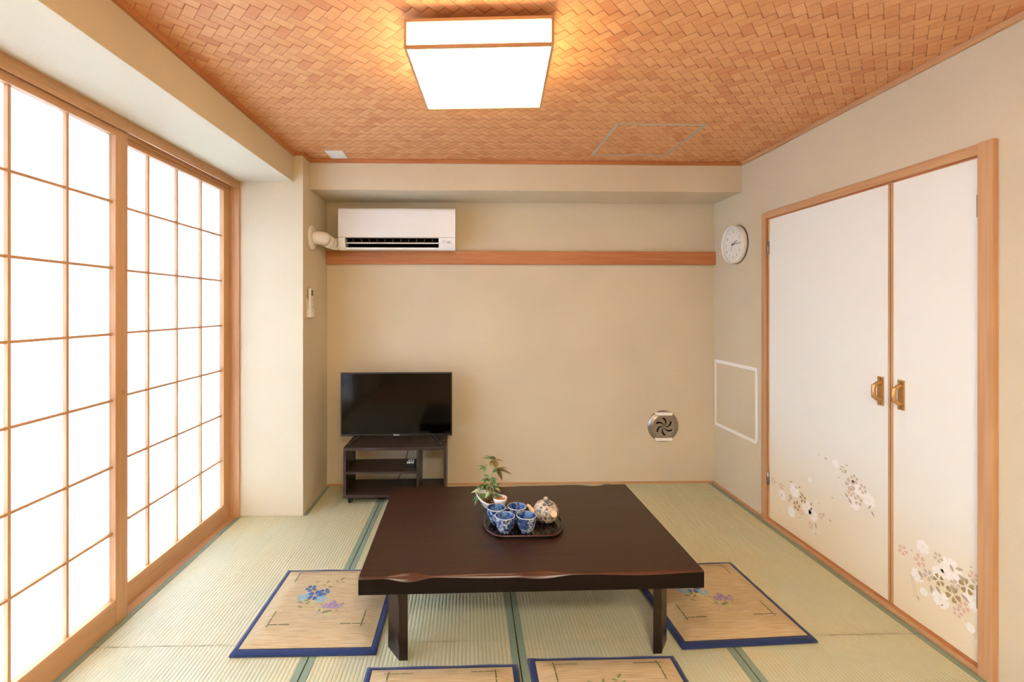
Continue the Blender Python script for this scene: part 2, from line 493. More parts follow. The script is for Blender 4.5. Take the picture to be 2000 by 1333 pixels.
XD = XR - .002                     # face of the closet doors
def closet_door(name, y0, y1, prints, lines, handle_y, hinge_y, label):
    root = thing(name, label, 'door', (XD, (y0 + y1) / 2, .03)); root['kind'] = 'structure'
    cy, cz = (y0 + y1) / 2, .03
    p = MB(); p.box(0, .022, y0 - cy, y1 - cy, 0, 1.89, 'fusuma')
    o = p.build('panel', root)
    # printed blossoms, part of the panel's own mesh
    q = MB(); q.v = list(p.v); q.f = list(p.f); q.m = list(p.m); q.mats = list(p.mats); q.sm = list(p.sm)
    for (k, y, z, s, *r) in prints:
        yy, zz = y - cy, z - cz
        lift = {'W': -.0006, 'T': -.0008, 'P': -.0010, 'G': -.0012, 'L': -.0014}[k]
        rs = random.Random(int(y * 1000) * 7 + int(z * 1000))
        if k == 'L':
            petal(q, yy, zz, math.radians(180 - r[0]), .042 * s, .016 * s, 'L', lift, 0, False)
        elif k == 'W':
            a0 = rs.random() * 6
            for i in range(6): petal(q, yy, zz, a0 + i * PI / 3, .036 * s, .028 * s, 'W', lift, .05)
        else:
            a0 = rs.random() * 6
            for i in range(5): petal(q, yy, zz, a0 + i * 2 * PI / 5, .030 * s, .019 * s, k, lift, .2)
    for (pts, wd, m) in lines:
        line_yz(q, [(a - cy, b_ - cz) for (a, b_) in pts], wd, m, -.0004)
    bpy.data.objects.remove(o)
    q.build('panel', root)
    e = MB()
    for yy in ((y0 - cy, y0 - cy + .010), (y1 - cy - .010, y1 - cy)):
        e.box(-.004, .022, yy[0], yy[1], 0, 1.89, 'wood_z')
    e.build('edge_strip', root, bevel=.001)
    h = MB(); hy = handle_y - cy
    h.box(-.004, -.0002, hy - .017, hy + .017, .945 - .066, .945 + .066, 'gold')
    for sz in (-1, 1): h.tube([(-.004, hy, .945 + sz * .040), (-.018, hy, .945 + sz * .036), (-.034, hy, .945 + sz * .026)], [.010, .009, .008], 'gold', 10)
    h.tube([(-.034, hy, .945 - .030), (-.036, hy, .945), (-.034, hy, .945 + .030)], .0095, 'gold', 12)
    for sz in (-1, 1): h.lathe([(0, .0015), (.004, .001), (.0045, 0)], 'led', (-.0042, hy, .945 + sz * .056), 10, Matrix.Rotation(-PI / 2, 4, 'Y'))
    hh = h.build('handle', root, bevel=.0008); hh['label'] = 'small brass bracket handle'
    for z in (1.708, .252):
        g = MB(); gy = hinge_y - cy
        g.tube([(-.006, gy, z - .042), (-.006, gy, z + .042)], .0055, 'steel', 10)
        g.box(-.0045, -.0005, gy - .009, gy + .009, z - .040, z + .040, 'steel')
        gg = g.build('hinge', root); gg['label'] = 'steel hinge'
    return root
linesR = [(arc(1.735, .30, 2.00, .20, -.02), .0022, 'w'), (arc(1.80, .55, 1.745, .33, .03), .0022, 'w'), (arc(1.93, .17, 1.74, .11, .045), .0028, 'W'),
          (arc(1.995, .22, 1.975, .13, .0), .002, 'T'), (arc(2.00, .21, 1.985, .125, .0), .002, 'T'), (arc(1.96, .29, 2.07, .265, .03), .0025, 'w'),
          (arc(1.895, .36, 1.89, .25, .0), .0022, 'W'), (arc(1.77, .10, 1.735, .03, .01), .0025, 'w'), (arc(1.88, .175, 1.76, .22, -.03), .0022, 'w')]
linesL = [(arc(2.62, .25, 2.46, .25, .06), .003, 'w'), (arc(2.60, .11, 2.42, .09, .035), .003, 'w'), (arc(2.30, .48, 2.19, .50, .03), .003, 'w'),
          (arc(2.42, .53, 2.38, .41, .0), .0025, 'W'), (arc(2.36, .60, 2.33, .48, .01), .0025, 'w'), (arc(2.90, .22, 2.80, .30, .03), .0025, 'w'),
          (arc(2.70, .35, 2.62, .30, .03), .0025, 'w')]
closet_door('door_1', 2.100, 2.978, DL, linesL, 2.150, 2.974, 'wide cream closet door, pink and taupe blossom sprays, farther from camera')
closet_door('door_2', 1.720, 2.096, DR, linesR, 2.046, 1.724, 'narrow cream closet door with gold blossoms, nearer the camera')

# access hatch on right wall (white frame)
hat = thing('wall_access_panel', 'square inspection panel outlined in white on the right wall beside the closet', 'access panel', (XR, 3.366, .455))
h = MB(); Y0, Y1, Z0, Z1, tw = -.272, .272, 0, .505, .022
h.box(-.004, 0, Y0, Y0 + tw, Z0, Z1, 'tape').box(-.004, 0, Y1 - tw, Y1, Z0, Z1, 'tape')
h.box(-.0042, 0, Y0, Y1, Z0, Z0 + tw, 'tape').box(-.0042, 0, Y0, Y1, Z1 - tw, Z1, 'tape')
h.build('frame', hat)
MB().box(-.0015, 0, Y0 + tw, Y1 - tw, Z0 + tw, Z1 - tw, 'plaster').build('panel', hat)

# ------------------------------------------------------------------ shoji window
k = MB()
k.box(-1.60, -1.495, WY0, PY0 - .016, 2.150, 2.180, 'wood_y')
k.box(-1.504, -1.495, WY0, PY0 - .016, 2.128, 2.150, 'wood_y')
k.box(-1.552, -1.542, WY0, PY0 - .016, 2.128, 2.150, 'wood_y')
k.box(-1.600, -1.584, WY0, PY0 - .016, 2.128, 2.150, 'wood_y')
k.build('window_1', bevel=.001, kind='structure')
k = MB().box(-1.60, -1.515, WY0, PY0 - .016, -.06, -.001, 'wood_y')
k.build('window_sill', kind='structure')
k = MB().box(-1.60, -1.493, PY0 - .016, PY0 + .0, -.05, 2.18, 'wood_z').box(-1.60, -1.493, WY0 - .02, WY0, -.05, 2.18, 'wood_z')
k.build('window_jamb', bevel=.001, kind='structure')

def shoji(y0, xf, label):
    """screen 1.058 wide, front face at xf"""
    W, H = 1.058, 2.142
    r = thing('shoji_screen', label, 'sliding screen', (xf - .015, y0 + W / 2, .0), 0, 'shoji screens along the left side')
    f = MB(); x0, x1 = -.015, .015; a = -W / 2; st = .072
    f.box(x0, x1, a, a + st, 0, H, 'wood_z').box(x0, x1, -a - st, -a, 0, H, 'wood_z')
    f.build('stile', r, bevel=.0012)
    f = MB().box(x0, x1 - .001, a + st, -a - st, .002, .108, 'wood_y'); f.build('bottom_rail', r, bevel=.0012)
    f = MB().box(x0, x1 - .001, a + st, -a - st, 2.098, H, 'wood_y'); f.build('top_rail', r, bevel=.0012)
    l = MB(); iw = W - 2 * st
    for i in range(1, 4):
        y = -iw / 2 + iw * i / 4; l.box(-.011, .003, y - .0058, y + .0058, .108, 2.098, 'wood_z')
    for i in range(1, 7):
        z = .108 + (2.098 - .108) * i / 7; l.box(-.011, .002, -iw / 2, iw / 2, z - .0050, z + .0050, 'wood_y')
    l.build('lattice', r)
    MB().box(-.0125, -.011, -iw / 2, iw / 2, .108, 2.098, 'paper').build('paper', r)
    return r
sA = shoji(2.060, -1.552, 'far shoji screen with paper panes, next to the wall column')
sB = shoji(1.086, -1.512, 'near shoji screen with paper panes, overlapping in front of the far one')
sAdded = shoji(.105, -1.552, 'added shoji screen for more light, unseen beyond the left edge of the view')  # unseen extra screen, added to let more daylight in
p = MB().lathe([(0, .0008), (.006, .0008), (.008, .0016), (.0085, 0)], 'gold', (.0151, .497, .99), 14, Matrix.Rotation(PI / 2, 4, 'Y')); p.build('finger_pull', sB)

# outside: unseen balcony floor and slab added to shape daylight; the aluminium window's uprights
MB().box(-3.6, -1.75, -2.5, 5.5, -.25, -.15, 'concrete').build('floor_balcony_added', kind='structure')
MB().box(-2.95, -1.75, -2.5, 5.5, 2.30, 2.42, 'concrete').build('ceiling_balcony_added', kind='structure')
o = MB()
for y in (.1, 1.10, 2.07, 3.06): o.box(-1.74, -1.70, y, y + .06, -.1, 2.2, 'white_m')
o.box(-1.74, -1.70, .1, 3.12, -.15, -.04, 'white_m').box(-1.74, -1.70, .1, 3.12, 2.15, 2.25, 'white_m')
o.build('window_2', kind='structure')

# ------------------------------------------------------------------ tatami mats
def tatami(xa, xb, ya, yb, label, notch=False):
    r = thing('tatami_mat', label, 'tatami mat', ((xa + xb) / 2, (ya + yb) / 2, -.05), 0, 'tatami mats of the floor')
    ox, oy = (xa + xb) / 2, (ya + yb) / 2
    g = .0022; hw = .0285; zt = .05
    pitch = .0158
    m = MB(); x = xa + hw; n = int(round((xb - xa - 2 * hw) / pitch)); pitch = (xb - xa - 2 * hw) / n
    prof = [0, .0015, .0021, .0021, .0015]
    fr = [0, .12, .35, .65, .88]
    def yend(xx): return yb - g
    xs = []
    for i in range(n):
        for u, z in zip(fr, prof): xs.append((x + (i + u) * pitch, zt - .0022 + z))
    xs.append((x + n * pitch, zt - .0022))
    for (a, b_) in zip(xs[:-1], xs[1:]):
        y1 = min(yend(a[0]), yend(b_[0]))
        k0 = len(m.v)
        m.v += [(a[0] - ox, ya + g - oy, a[1]), (b_[0] - ox, ya + g - oy, b_[1]), (b_[0] - ox, y1 - oy, b_[1]), (a[0] - ox, y1 - oy, a[1])]
        m.face([k0, k0 + 1, k0 + 2, k0 + 3], 'rush', True)
    # body under the weave
    m.box(xa + g - ox, xb - g - ox, ya + g - oy, yb - g - oy, 0, zt - .004, 'rush')
    m.build('rush_surface', r)
    for (e0, e1) in ((xa + g, xa + hw), (xb - hw, xb - g)):
        c = MB(); y1 = yb - g
        c.box(e0 - ox, e1 - ox, ya + g - oy, y1 - oy, .04, zt + .0008, 'heri')
        oo = c.build('cloth_border', r, bevel=.0007)
    if notch:
        c = MB().box(PX0 + .002 - ox, PX0 + .024 - ox, PY0 - oy, yb - g - oy, .04, zt + .0008, 'heri'); c.build('cloth_border', r, bevel=.0007)
    return r
XS = [-1.515, -.625, .192, 1.056, 1.8795]
YS, YN = 1.941, .18
names = ['leftmost', 'second from the left', 'third from the left', 'rightmost']
back_l = ['tatami mat beside the far shoji screen and the wall column',
          'tatami mat running from the back wall, under the tv stand and left half of table',
          'tatami mat running from the back wall under the right half of the table',
          'tatami mat along the closet doors reaching to the back wall']
front_l = ['tatami mat in the near left corner beside the near shoji screen',
           'tatami mat in the foreground under the blue cushion left of centre',
           'tatami mat in the foreground under the bottom middle cushion with dark border',
           'tatami mat in the near right corner in front of the closet']
for i in range(4):
    tatami(XS[i], XS[i + 1], YS, YB - .011, back_l[i], notch=(i == 0))
    tatami(XS[i], XS[i + 1], YN, YS, front_l[i])
MB().box(-1.515, XR, YF, YN - .002, -.052, -.001, 'wood_x').build('floor_board', kind='structure')

# ------------------------------------------------------------------ floor cushions
CP = [('B',-0.064,0.042,1.1),('B',-0.098,0.096,0.8),('B',-0.027,0.066,0.8),('C',-0.112,0.031,0.85),('C',-0.026,0.012,0.8),('V',0.012,-0.038,0.6),('V',0.041,-0.035,0.7),('V',0.069,-0.039,0.55),('V',0.037,-0.015,0.5),('g',-0.116,-0.003,1,-20),('g',-0.089,-0.002,1,35),('g',-0.08,-0.022,0.9,40),('g',-0.104,-0.035,0.9,-25),('g',-0.035,0.136,0.9,70),('g',-0.041,0.117,0.5,40),('g',-0.013,0.108,0.8,0),('g',0.028,0.161,0.9,50),('g',0.009,0.158,0.7,-20),('g',0.041,0.14,0.6,30),('g',-0.084,0.147,0.7,0),('g',0.04,0.003,0.4,-60),('g',0.084,-0.016,0.6,-40),('g',-0.011,-0.021,0.5,-30),('g',0.068,-0.061,0.5,-40),('y',-0.063,-0.013,1.2,35),('y',-0.055,-0.036,0.9,30),('g',0.031,-0.072,0.9,0),('g',0.015,-0.085,1,20),('g',-0.009,-0.078,0.7,90),('y',-0.025,-0.043,0.9,-60),('y',-0.001,-0.053,0.8,-45),('y',0.029,-0.101,1.2,25)]
CW, CH = .285, .300
def ch(x, y, wx=CW, wy=CH):
    ex = max(0, 1 - abs(x) / wx); ey = max(0, 1 - abs(y) / wy)
    e = min(ex * wx, ey * wy)
    s = min(1, e / .10); s = s * s * (3 - 2 * s)
    return .012 + .020 * s
def make_cushion(label, loc, rot):
    r = thing('floor_cushion', label, 'floor cushion', loc, rot, 'woven rush floor cushions around the table')
    bw = .026
    m = MB(); n = 30
    X = lambda i: -CW + bw + (2 * CW - 2 * bw) * i / n
    Y = lambda j: -CH + bw + (2 * CH - 2 * bw) * j / n
    for j in range(n + 1):
        for i in range(n + 1): m.v.append((X(i), Y(j), ch(X(i), Y(j)) + .0015))
    for j in range(n):
        for i in range(n):
            a = j * (n + 1) + i; m.face([a, a + 1, a + n + 2, a + n + 1], 'straw', True)
    def onz(x, y, d): return (x, y, ch(x, y) + d)
    def bar(x0, y0, x1, y1, wd, mm='mark', d=.0024):
        L = math.hypot(x1 - x0, y1 - y0); nx, ny = -(y1 - y0) / L * wd / 2, (x1 - x0) / L * wd / 2
        st = 6
        for i in range(st):
            a, b_ = i / st, (i + 1) / st
            p0 = (x0 + (x1 - x0) * a, y0 + (y1 - y0) * a); p1 = (x0 + (x1 - x0) * b_, y0 + (y1 - y0) * b_)
            m.poly([onz(p0[0] - nx, p0[1] - ny, d), onz(p1[0] - nx, p1[1] - ny, d), onz(p1[0] + nx, p1[1] + ny, d), onz(p0[0] + nx, p0[1] + ny, d)], mm)
    for sx in (-1, 1):
        for sy in (-1, 1):
            cx, cy = sx * .195, (.243 if sy > 0 else -.158)
            bar(cx + sx * .014, cy, cx + sx * .007, cy, .0045)
            bar(cx - sx * .004, cy, cx - sx * .040, cy, .005); bar(cx - sx * .044, cy, cx - sx * .090, cy, .0055)
            bar(cx, cy + sy * .014, cx, cy - sy * .042, .0055); bar(cx, cy - sy * .046, cx, cy - sy * .090, .005)
    def pet(x, y, ang, ln, wd, mm, d, r0=.15, tip=True):
        prof = [(r0, 0), (.5, .36), (.85, .5), (1.0, .2), (1.0, -.2), (.85, -.5), (.5, -.36)] if tip else [(0, 0), (.3, .5), (.6, .45), (1, 0), (.6, -.45), (.3, -.5)]
        ca, sa = math.cos(ang), math.sin(ang)
        m.poly([onz(x + u * ln * ca - v * wd * sa, y + u * ln * sa + v * wd * ca, d) for (u, v) in prof], mm)
    for (kk, x, y, s, *rr) in CP:
        rs = random.Random(int(x * 1e4) + int(y * 1e3) * 31)
        if kk in 'BCV':
            a0 = rs.random() * 6
            for i in range(5): pet(x, y, a0 + i * 2 * PI / 5, .032 * s, .024 * s, kk, .0028)
        else: pet(x - .012 * math.cos(math.radians(rr[0])), y, math.radians(rr[0]), .034 * s, .012 * s, kk, .0025, 0, False)
    for (x0, y0, x1, y1, bd) in ((-.10, -.06, -.09, .01, .0), (-.17, -.06, -.10, -.075, -.02), (-.09, -.085, .03, -.125, -.02), (.02, -.11, .12, -.11, -.01),
                                (-.16, .05, -.08, .00, .01), (-.14, .10, -.08, .08, .02), (.02, -.12, .05, -.02, .0), (-.02, -.11, .01, -.03, .0),
                                (.09, -.05, .12, -.08, .0), (0, .10, .06, .09, .01), (-.05, -.09, 0, -.09, .012)):
        for i in range(5):
            a, b_ = i / 5, (i + 1) / 5
            q = lambda t: (x0 + (x1 - x0) * t, y0 + (y1 - y0) * t + bd * math.sin(PI * t))
            bar(*q(a), *q(b_), .0022, 'l', .0022)
    m.build('rush_cover', r)
    # cloth border: rolled edge all round
    b = MB()
    sec = [(CW - bw - .004, .0125), (CW - bw, .0150), (CW - .014, .0150), (CW - .003, .011), (CW, .005), (CW - .002, 0)]
    loops = []
    for (a, z) in sec:
        d = CW - a
        xx, yy = CW - d, CH - d
        k0 = len(b.v); N_ = 16; ring = []
        for (c0, c1) in (((-xx, -yy), (xx, -yy)), ((xx, -yy), (xx, yy)), ((xx, yy), (-xx, yy)), ((-xx, yy), (-xx, -yy))):
            for i in range(N_):
                t = i / N_
                px, py = c0[0] + (c1[0] - c0[0]) * t, c0[1] + (c1[1] - c0[1]) * t
                wv = .0010 * math.sin(i * 2.3 + px * 40) if .002 < z < .016 else 0
                b.v.append((px, py, z + wv)); ring.append(len(b.v) - 1)
        loops.append(ring)
    for (l0, l1) in zip(loops[:-1], loops[1:]):
        for i in range(len(l0)):
            j = (i + 1) % len(l0); b.face([l0[i], l1[i], l1[j], l0[j]], 'blue', True)
    b.face(loops[-1][::-1], 'blue')
    bb = b.build('cloth_border', r); bb['label'] = 'navy blue cloth edging'
    return r
c1 = make_cushion('rush floor cushion with bright blue edge, left of the table', (-.648, 2.166, .001), 0)
copy_thing(c1, (1.112, 2.178, .001), math.radians(2.6), 'rush floor cushion with dark navy edge, right of the table near the closet')
copy_thing(c1, (-.098, 1.497, .001), math.radians(.5), 'foreground rush floor cushion beside the table\'s left leg')
copy_thing(c1, (.508, 1.527, .001), math.radians(.2), 'foreground rush floor cushion beside the table\'s right leg')

# ------------------------------------------------------------------ low table
tb = thing('low_table', 'low dark brown wooden table with carved front edge', 'table', (.236, 2.247, 0), math.radians(.7))
HX, HY, ZT, TH = .657, .452, .350, .066
def bumpf(x, ph):
    c = 0
    for (cx, wd, a) in ((-.47, .10, 1.0), (-.12, .26, .30), (.03, .14, .75), (.42, .20, .25)):
        u = (x - cx * (1 if ph == 0 else -1)) / wd
        if abs(u) < 1: c = max(c, a * (math.cos(u * PI) + 1) / 2)
    return c
m = MB(); n = 96; rows = []
for i in range(n + 1):
    x = -HX + 2 * HX * i / n
    ef = .0025; cf, cb = bumpf(x, 0), bumpf(x, 1)
    wob = .0015 * math.sin(x * 11)
    rows.append([(x, -HY + .002, ZT - TH), (x, -HY, ZT - TH + .004), (x, -HY, ZT - .006 - .016 * cf + wob), (x, -HY + .004 + .020 * cf, ZT - .001 - .002 * cf),
                 (x, -HY + .008 + .024 * cf, ZT), (x, HY - .008 - .02 * cb, ZT), (x, HY - .004 - .02 * cb, ZT - .001), (x, HY, ZT - .006 - .014 * cb), (x, HY, ZT - TH)])
K = len(rows[0])
mm_ = ['shaded_side', 'shaded_side', 'carved', 'carved', 'dark_x', 'carved', 'carved', 'shaded_side', 'shaded_side']
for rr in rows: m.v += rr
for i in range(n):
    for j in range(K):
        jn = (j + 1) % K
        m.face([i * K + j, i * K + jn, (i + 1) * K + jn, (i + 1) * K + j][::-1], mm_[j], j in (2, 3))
m.face(list(range(K))[::1], 'shaded_side'); m.face([n * K + j for j in range(K)][::-1], 'shaded_side')
m.build('tabletop', tb)
for sx in (-1, 1):
    for sy in (-1, 1):
        l = MB(); n = 16; rws = []
        for i in range(n + 1):
            z = (ZT - TH + .001) * i / n; u = z / .28
            wv = .004 * max(0, math.sin(u * 11 + sx + sy * .6)) ** 2
            plan = [(.479, .402), (.512 + wv, .402 - wv * .4), (.566, .325), (.536, .316)]
            rws.append([(sx * px_, sy * py_, z) for (px_, py_) in plan])
        for q in rws: l.v += q
        fl = (sx * sy > 0)
        for i in range(n):
            for j in range(4):
                jn = (j + 1) % 4; fc = [i * 4 + j, i * 4 + jn, (i + 1) * 4 + jn, (i + 1) * 4 + j]
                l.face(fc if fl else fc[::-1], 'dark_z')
        l.face([3, 2, 1, 0] if fl else [0, 1, 2, 3], 'dark_z'); top = [n * 4 + j for j in range(4)]; l.face(top if fl else top[::-1], 'dark_z')
        l.build('leg', tb)

# ------------------------------------------------------------------ tray, cups, teapot
def outline(rx, ry, flat=.108, n=44):
    pts = []
    for i in range(n):
        a = 2 * PI * i / n
        x, y = rx * math.cos(a), ry * 1.25 * math.sin(a)
        ce = abs(math.cos(a)) ** .82; x = rx * (1 if math.cos(a) > 0 else -1) * ce
        y = max(-ry, min(ry, y)); pts.append((x, y))
    return pts
TC = (.246, 2.215)
tr = thing('serving_tray', 'black lacquer serving tray holding the tea set on the low table', 'tray', (TC[0], TC[1], ZT))
m = MB(); sec = [(.0, .0005), (-.004, .002), (0, .004), (.003, .016), (.001, .0178), (-.003, .017), (-.006, .009), (-.014, .0065)]
sm = ['lacquer', 'lacquer', 'lacquer', 'lacquer_red', 'lacquer', 'lacquer', 'lacquer']
loops = []
for (d, z) in sec:
    o_ = outline(.185 + d, .148 + d); k0 = len(m.v); m.v += [(x, y, z) for (x, y) in o_]; loops.append(list(range(k0, k0 + len(o_))))
for q, (l0, l1) in enumerate(zip(loops[:-1], loops[1:])):
    for i in range(len(l0)):
        j = (i + 1) % len(l0); m.face([l0[i], l0[j], l1[j], l1[i]], sm[q], True)
m.face(loops[-1], 'lacquer'); m.face(loops[0][::-1], 'lacquer')
m.build('tray_body', tr)
ZTR = ZT + .0066
def make_cup(loc, label, rot=0):
    r = thing('tea_cup', label, 'tea cup', loc, rot, 'blue and white tea cups on the tray')
    m = MB()
    outp = [(.0, .004), (.020, .004), (.0205, .0), (.0235, .0), (.0238, .006), (.032, .014), (.0385, .030), (.0415, .050), (.0435, .070), (.0442, .0735)]
    inp = [(.0442, .0735), (.0430, .0745), (.0415, .0725), (.0395, .050), (.036, .030), (.028, .014), (.012, .008), (0, .0072)]
    m.lathe(outp, 'cup', seg=36); m.lathe(inp, 'cup_in', seg=36)
    m.build('bowl', r)
    q = MB().lathe([(.0436, .0722), (.0446, .0736), (.0438, .0750), (.0424, .0746)], 'white', seg=36); q.build('rim', r)
    return r
cu = make_cup((.124, 2.211, ZTR), 'blue tea cup at back left of the tray, next to the plant pot')
copy_thing(cu, (.2215, 2.222, ZTR), 1.3, 'blue tea cup at the back of the tray, left of the teapot spout')
copy_thing(cu, (.157, 2.122, ZTR), 2.6, 'blue tea cup at the front left of the tray')
copy_thing(cu, (.2535, 2.124, ZTR), 4.1, 'blue tea cup at the front of the tray, beside the teapot')

tp = thing('teapot', 'painted ceramic side-handled teapot on the right of the tray', 'teapot', (.358, 2.232, ZTR))
m = MB().lathe([(0, .003), (.028, .003), (.030, 0), (.034, .001), (.046, .010), (.056, .026), (.060, .042), (.058, .058), (.050, .072), (.042, .079), (.038, .081), (.036, .078)], 'teapot', seg=40)
m.build('body', tp)
m = MB().lathe([(.041, .0795), (.040, .083), (.030, .089), (.014, .093), (.006, .094)], 'teapot', seg=36); m.lathe([(.041, .0795), (.0415, .0825), (.040, .083)], 'biscuit', seg=36)
ld = m.build('lid', tp)
m = MB().lathe([(.005, .093), (.0055, .097), (.010, .101), (.011, .106), (.008, .111), (0, .1125)], 'teapot', seg=20); m.build('knob', ld)
m = MB().tube([(-.040, -.002, .036), (-.060, .000, .044), (-.072, .001, .056), (-.080, .002, .069), (-.088, .002, .073)], [.021, .016, .011, .008, .007], 'biscuit', 16); m.build('spout', tp)
m = MB().tube([(.012, -.046, .050), (.016, -.075, .062), (.020, -.104, .076), (.0205, -.108, .078)], [.010, .011, .0145, .013], 'biscuit', 20); m.build('handle', tp)

# ------------------------------------------------------------------ potted plant
pp = thing('potted_plant', 'small green leafy plant in a white bowl pot on the table behind the tray', 'plant', (.100, 2.405, ZT))
m = MB(); seg = 36
def rimz(a):  # high at left and right horns, dips at front
    return .058 + .020 * math.cos(a - 2.6) + .008 * math.cos(2 * a)
prof = [(.020, 0), (.024, .0), (.036, .012), (.052, .030), (.062, .050), (.068, 1.0)]
k0 = len(m.v); rr = []
for i in range(seg):
    a = 2 * PI * i / seg; zt = rimz(a)
    col = [(0.001, .001), (.022, 0), (.027, .006), (.042, zt * .35), (.056, zt * .7), (.068, zt), (.065, zt + .0015), (.062, zt - .002), (.050, zt * .62), (.03, .028), (.001, .026)]
    for (r_, z_) in col: m.v.append((r_ * math.cos(a) * 1.02 - .004, r_ * math.sin(a) * .92, z_))
nc = 11
for i in range(seg):
    for j in range(nc - 1):
        a, b_ = i * nc + j, ((i + 1) % seg) * nc + j
        m.face([a, b_, b_ + 1, a + 1], 'pot', True)
# side scoop
m.lathe([(0.001, .004), (.012, .004), (.026, .022), (.034, .042), (.036, .056), (.0345, .057), (.032, .054), (.030, .044)], 'pot', (.052, -.022, .002), 28)
m.build('bowl', pp)
g = MB()
g.lathe([(0.001, .036), (.052, .034)], 'soil', (-.004, 0, 0), 24)
g.lathe([(0.001, .047), (.031, .044)], 'pebble', (.052, -.022, .002), 24)
rs = random.Random(3)
for i in range(60):
    a, q = rs.random() * 6.28, rs.random() ** .5
    if i % 2: x, y, z = .052 + .026 * q * math.cos(a), -.022 + .026 * q * math.sin(a), .050
    else: x, y, z = -.004 + .046 * q * math.cos(a), .044 * q * math.sin(a), .038
    s_ = .003 + rs.random() * .0025
    g.lathe([(0.0002, -s_ * .7), (s_ * .9, -s_ * .3), (s_, s_ * .2), (s_ * .6, s_ * .7), (0.0002, s_ * .85)], 'pebble' if (i % 2 or rs.random() < .6) else 'soil', (x, y, z), 6)
g.build('gravel', pp)
def leaf(mb, base, d, ln, wd, m, droop=.3, n=6):
    wd = wd * 1.35
    d = Vector(d).normalized(); up = Vector((0, 0, 1)); sd = d.cross(up)
    if sd.length < .05: sd = Vector((1, 0, 0))
    sd.normalize(); nrm = sd.cross(d).normalized()
    k0 = len(mb.v); base = Vector(base)
    for i in range(n + 1):
        t = i / n; w_ = wd * (math.sin(PI * min(1, t * 1.02) ** .8)) * .5 if 0 < t < 1 else .0003
        c = base + d * ln * t - up * droop * ln * t * t
        mb.v += [tuple(c - sd * w_ + nrm * w_ * .25), tuple(c - nrm * .0004), tuple(c + sd * w_ + nrm * w_ * .25)]
    for i in range(n):
        a = k0 + i * 3
        mb.face([a, a + 1, a + 4, a + 3], m, True); mb.face([a + 1, a + 2, a + 5, a + 4], m, True)
# stems: (root, tip)
stems = [((.005, .002, .036), (.024, .010, .236)), ((.012, 0, .036), (.036, -.004, .192)), ((-.006, .004, .036), (-.022, .004, .204)), ((0, 0, .036), (-.010, .0, .16)), ((.004, -.004, .036), (.008, -.004, .12))]
st = MB()
for (a, b_) in stems:
    a, b_ = Vector(a), Vector(b_); c = (a + b_) / 2 + Vector((-.004, 0, 0))
    st.tube([a, c, b_], [.0018, .0013, .0010], 'stem', 6)
st.tube([(.010, .002, .034), (.014, .004, .07), (.012, .004, .10)], [.004, .0035, .002], 'soil', 8)
st.build('stem', pp)
def px_leaf(base, tip_dx, tip_dz, dy, wd, m, droop=.1):
    d = Vector((tip_dx, dy, tip_dz)); q = MB(); leaf(q, base, d, d.length, wd, m, droop); q.build('leaf', pp)
T1, T2, T3 = Vector((.024, .010, .236)), Vector((.036, -.004, .192)), Vector((-.022, .004, .204))
for (dx, dz, dy, wd, mm) in ((-.064, .014, .01, .018, 'leaf'), (-.044, .022, .02, .014, 'leaf'), (-.010, .030, -.02, .018, 'leaf_d'), (.046, .0, -.01, .016, 'leaf_d'), (.012, -.036, -.03, .024, 'leaf_d'), (-.020, -.026, -.02, .022, 'leaf_d')):
    px_leaf(T1, dx, dz, dy, wd, mm)
for (dx, dz, dy, wd, mm) in ((.078, -.014, -.015, .027, 'leaf_d'), (.028, -.045, -.02, .026, 'leaf_d'), (.060, .006, .02, .020, 'leaf_d'), (-.018, .018, -.02, .012, 'leaf'), (-.020, -.010, -.02, .016, 'leaf')):
    px_leaf(T2, dx, dz, dy, wd, mm)
for (dx, dz, dy, wd, mm) in ((-.040, .006, .0, .012, 'leaf'), (-.036, -.010, -.01, .012, 'leaf'), (-.006, -.020, -.02, .012, 'leaf'), (.014, .010, .0, .012, 'leaf'), (-.026, -.020, .02, .010, 'leaf')):
    px_leaf(T3, dx, dz, dy, wd, mm)
rs = random.Random(11)
for i in range(58):
    a = rs.random() * 6.28; hgt = rs.uniform(.055, .15); spread = max(.008, .055 - abs(hgt - .08) * .5)
    b_ = Vector((math.cos(a) * spread * rs.random() * .7, math.sin(a) * spread * .6 * rs.random(), hgt))
    d = Vector((math.cos(a), math.sin(a) * .8, rs.uniform(-.3, .7)))
    ln = rs.uniform(.022, .042)
    q = MB(); leaf(q, b_, d, ln, ln * rs.uniform(.35, .55), rs.choice(['leaf', 'leaf', 'leaf_l', 'leaf_d']), rs.uniform(.1, .5)); q.build('leaf', pp)
for (x, y, z, dx, dz) in ((-.050, -.01, .075, -.035, -.03), (-.055, -.01, .085, -.04, .0), (-.050, 0, .090, -.02, .03), (-.045, -.02, .08, .01, -.03), (-.05, -.01, .07, -.025, -.045), (-.04, -.01, .09, .01, .035)):
    q = MB(); leaf(q, (x, y, z), (dx, -.01, dz), math.hypot(dx, dz), .018, 'leaf_l' if dz >= 0 else 'leaf', .15); q.build('leaf', pp)

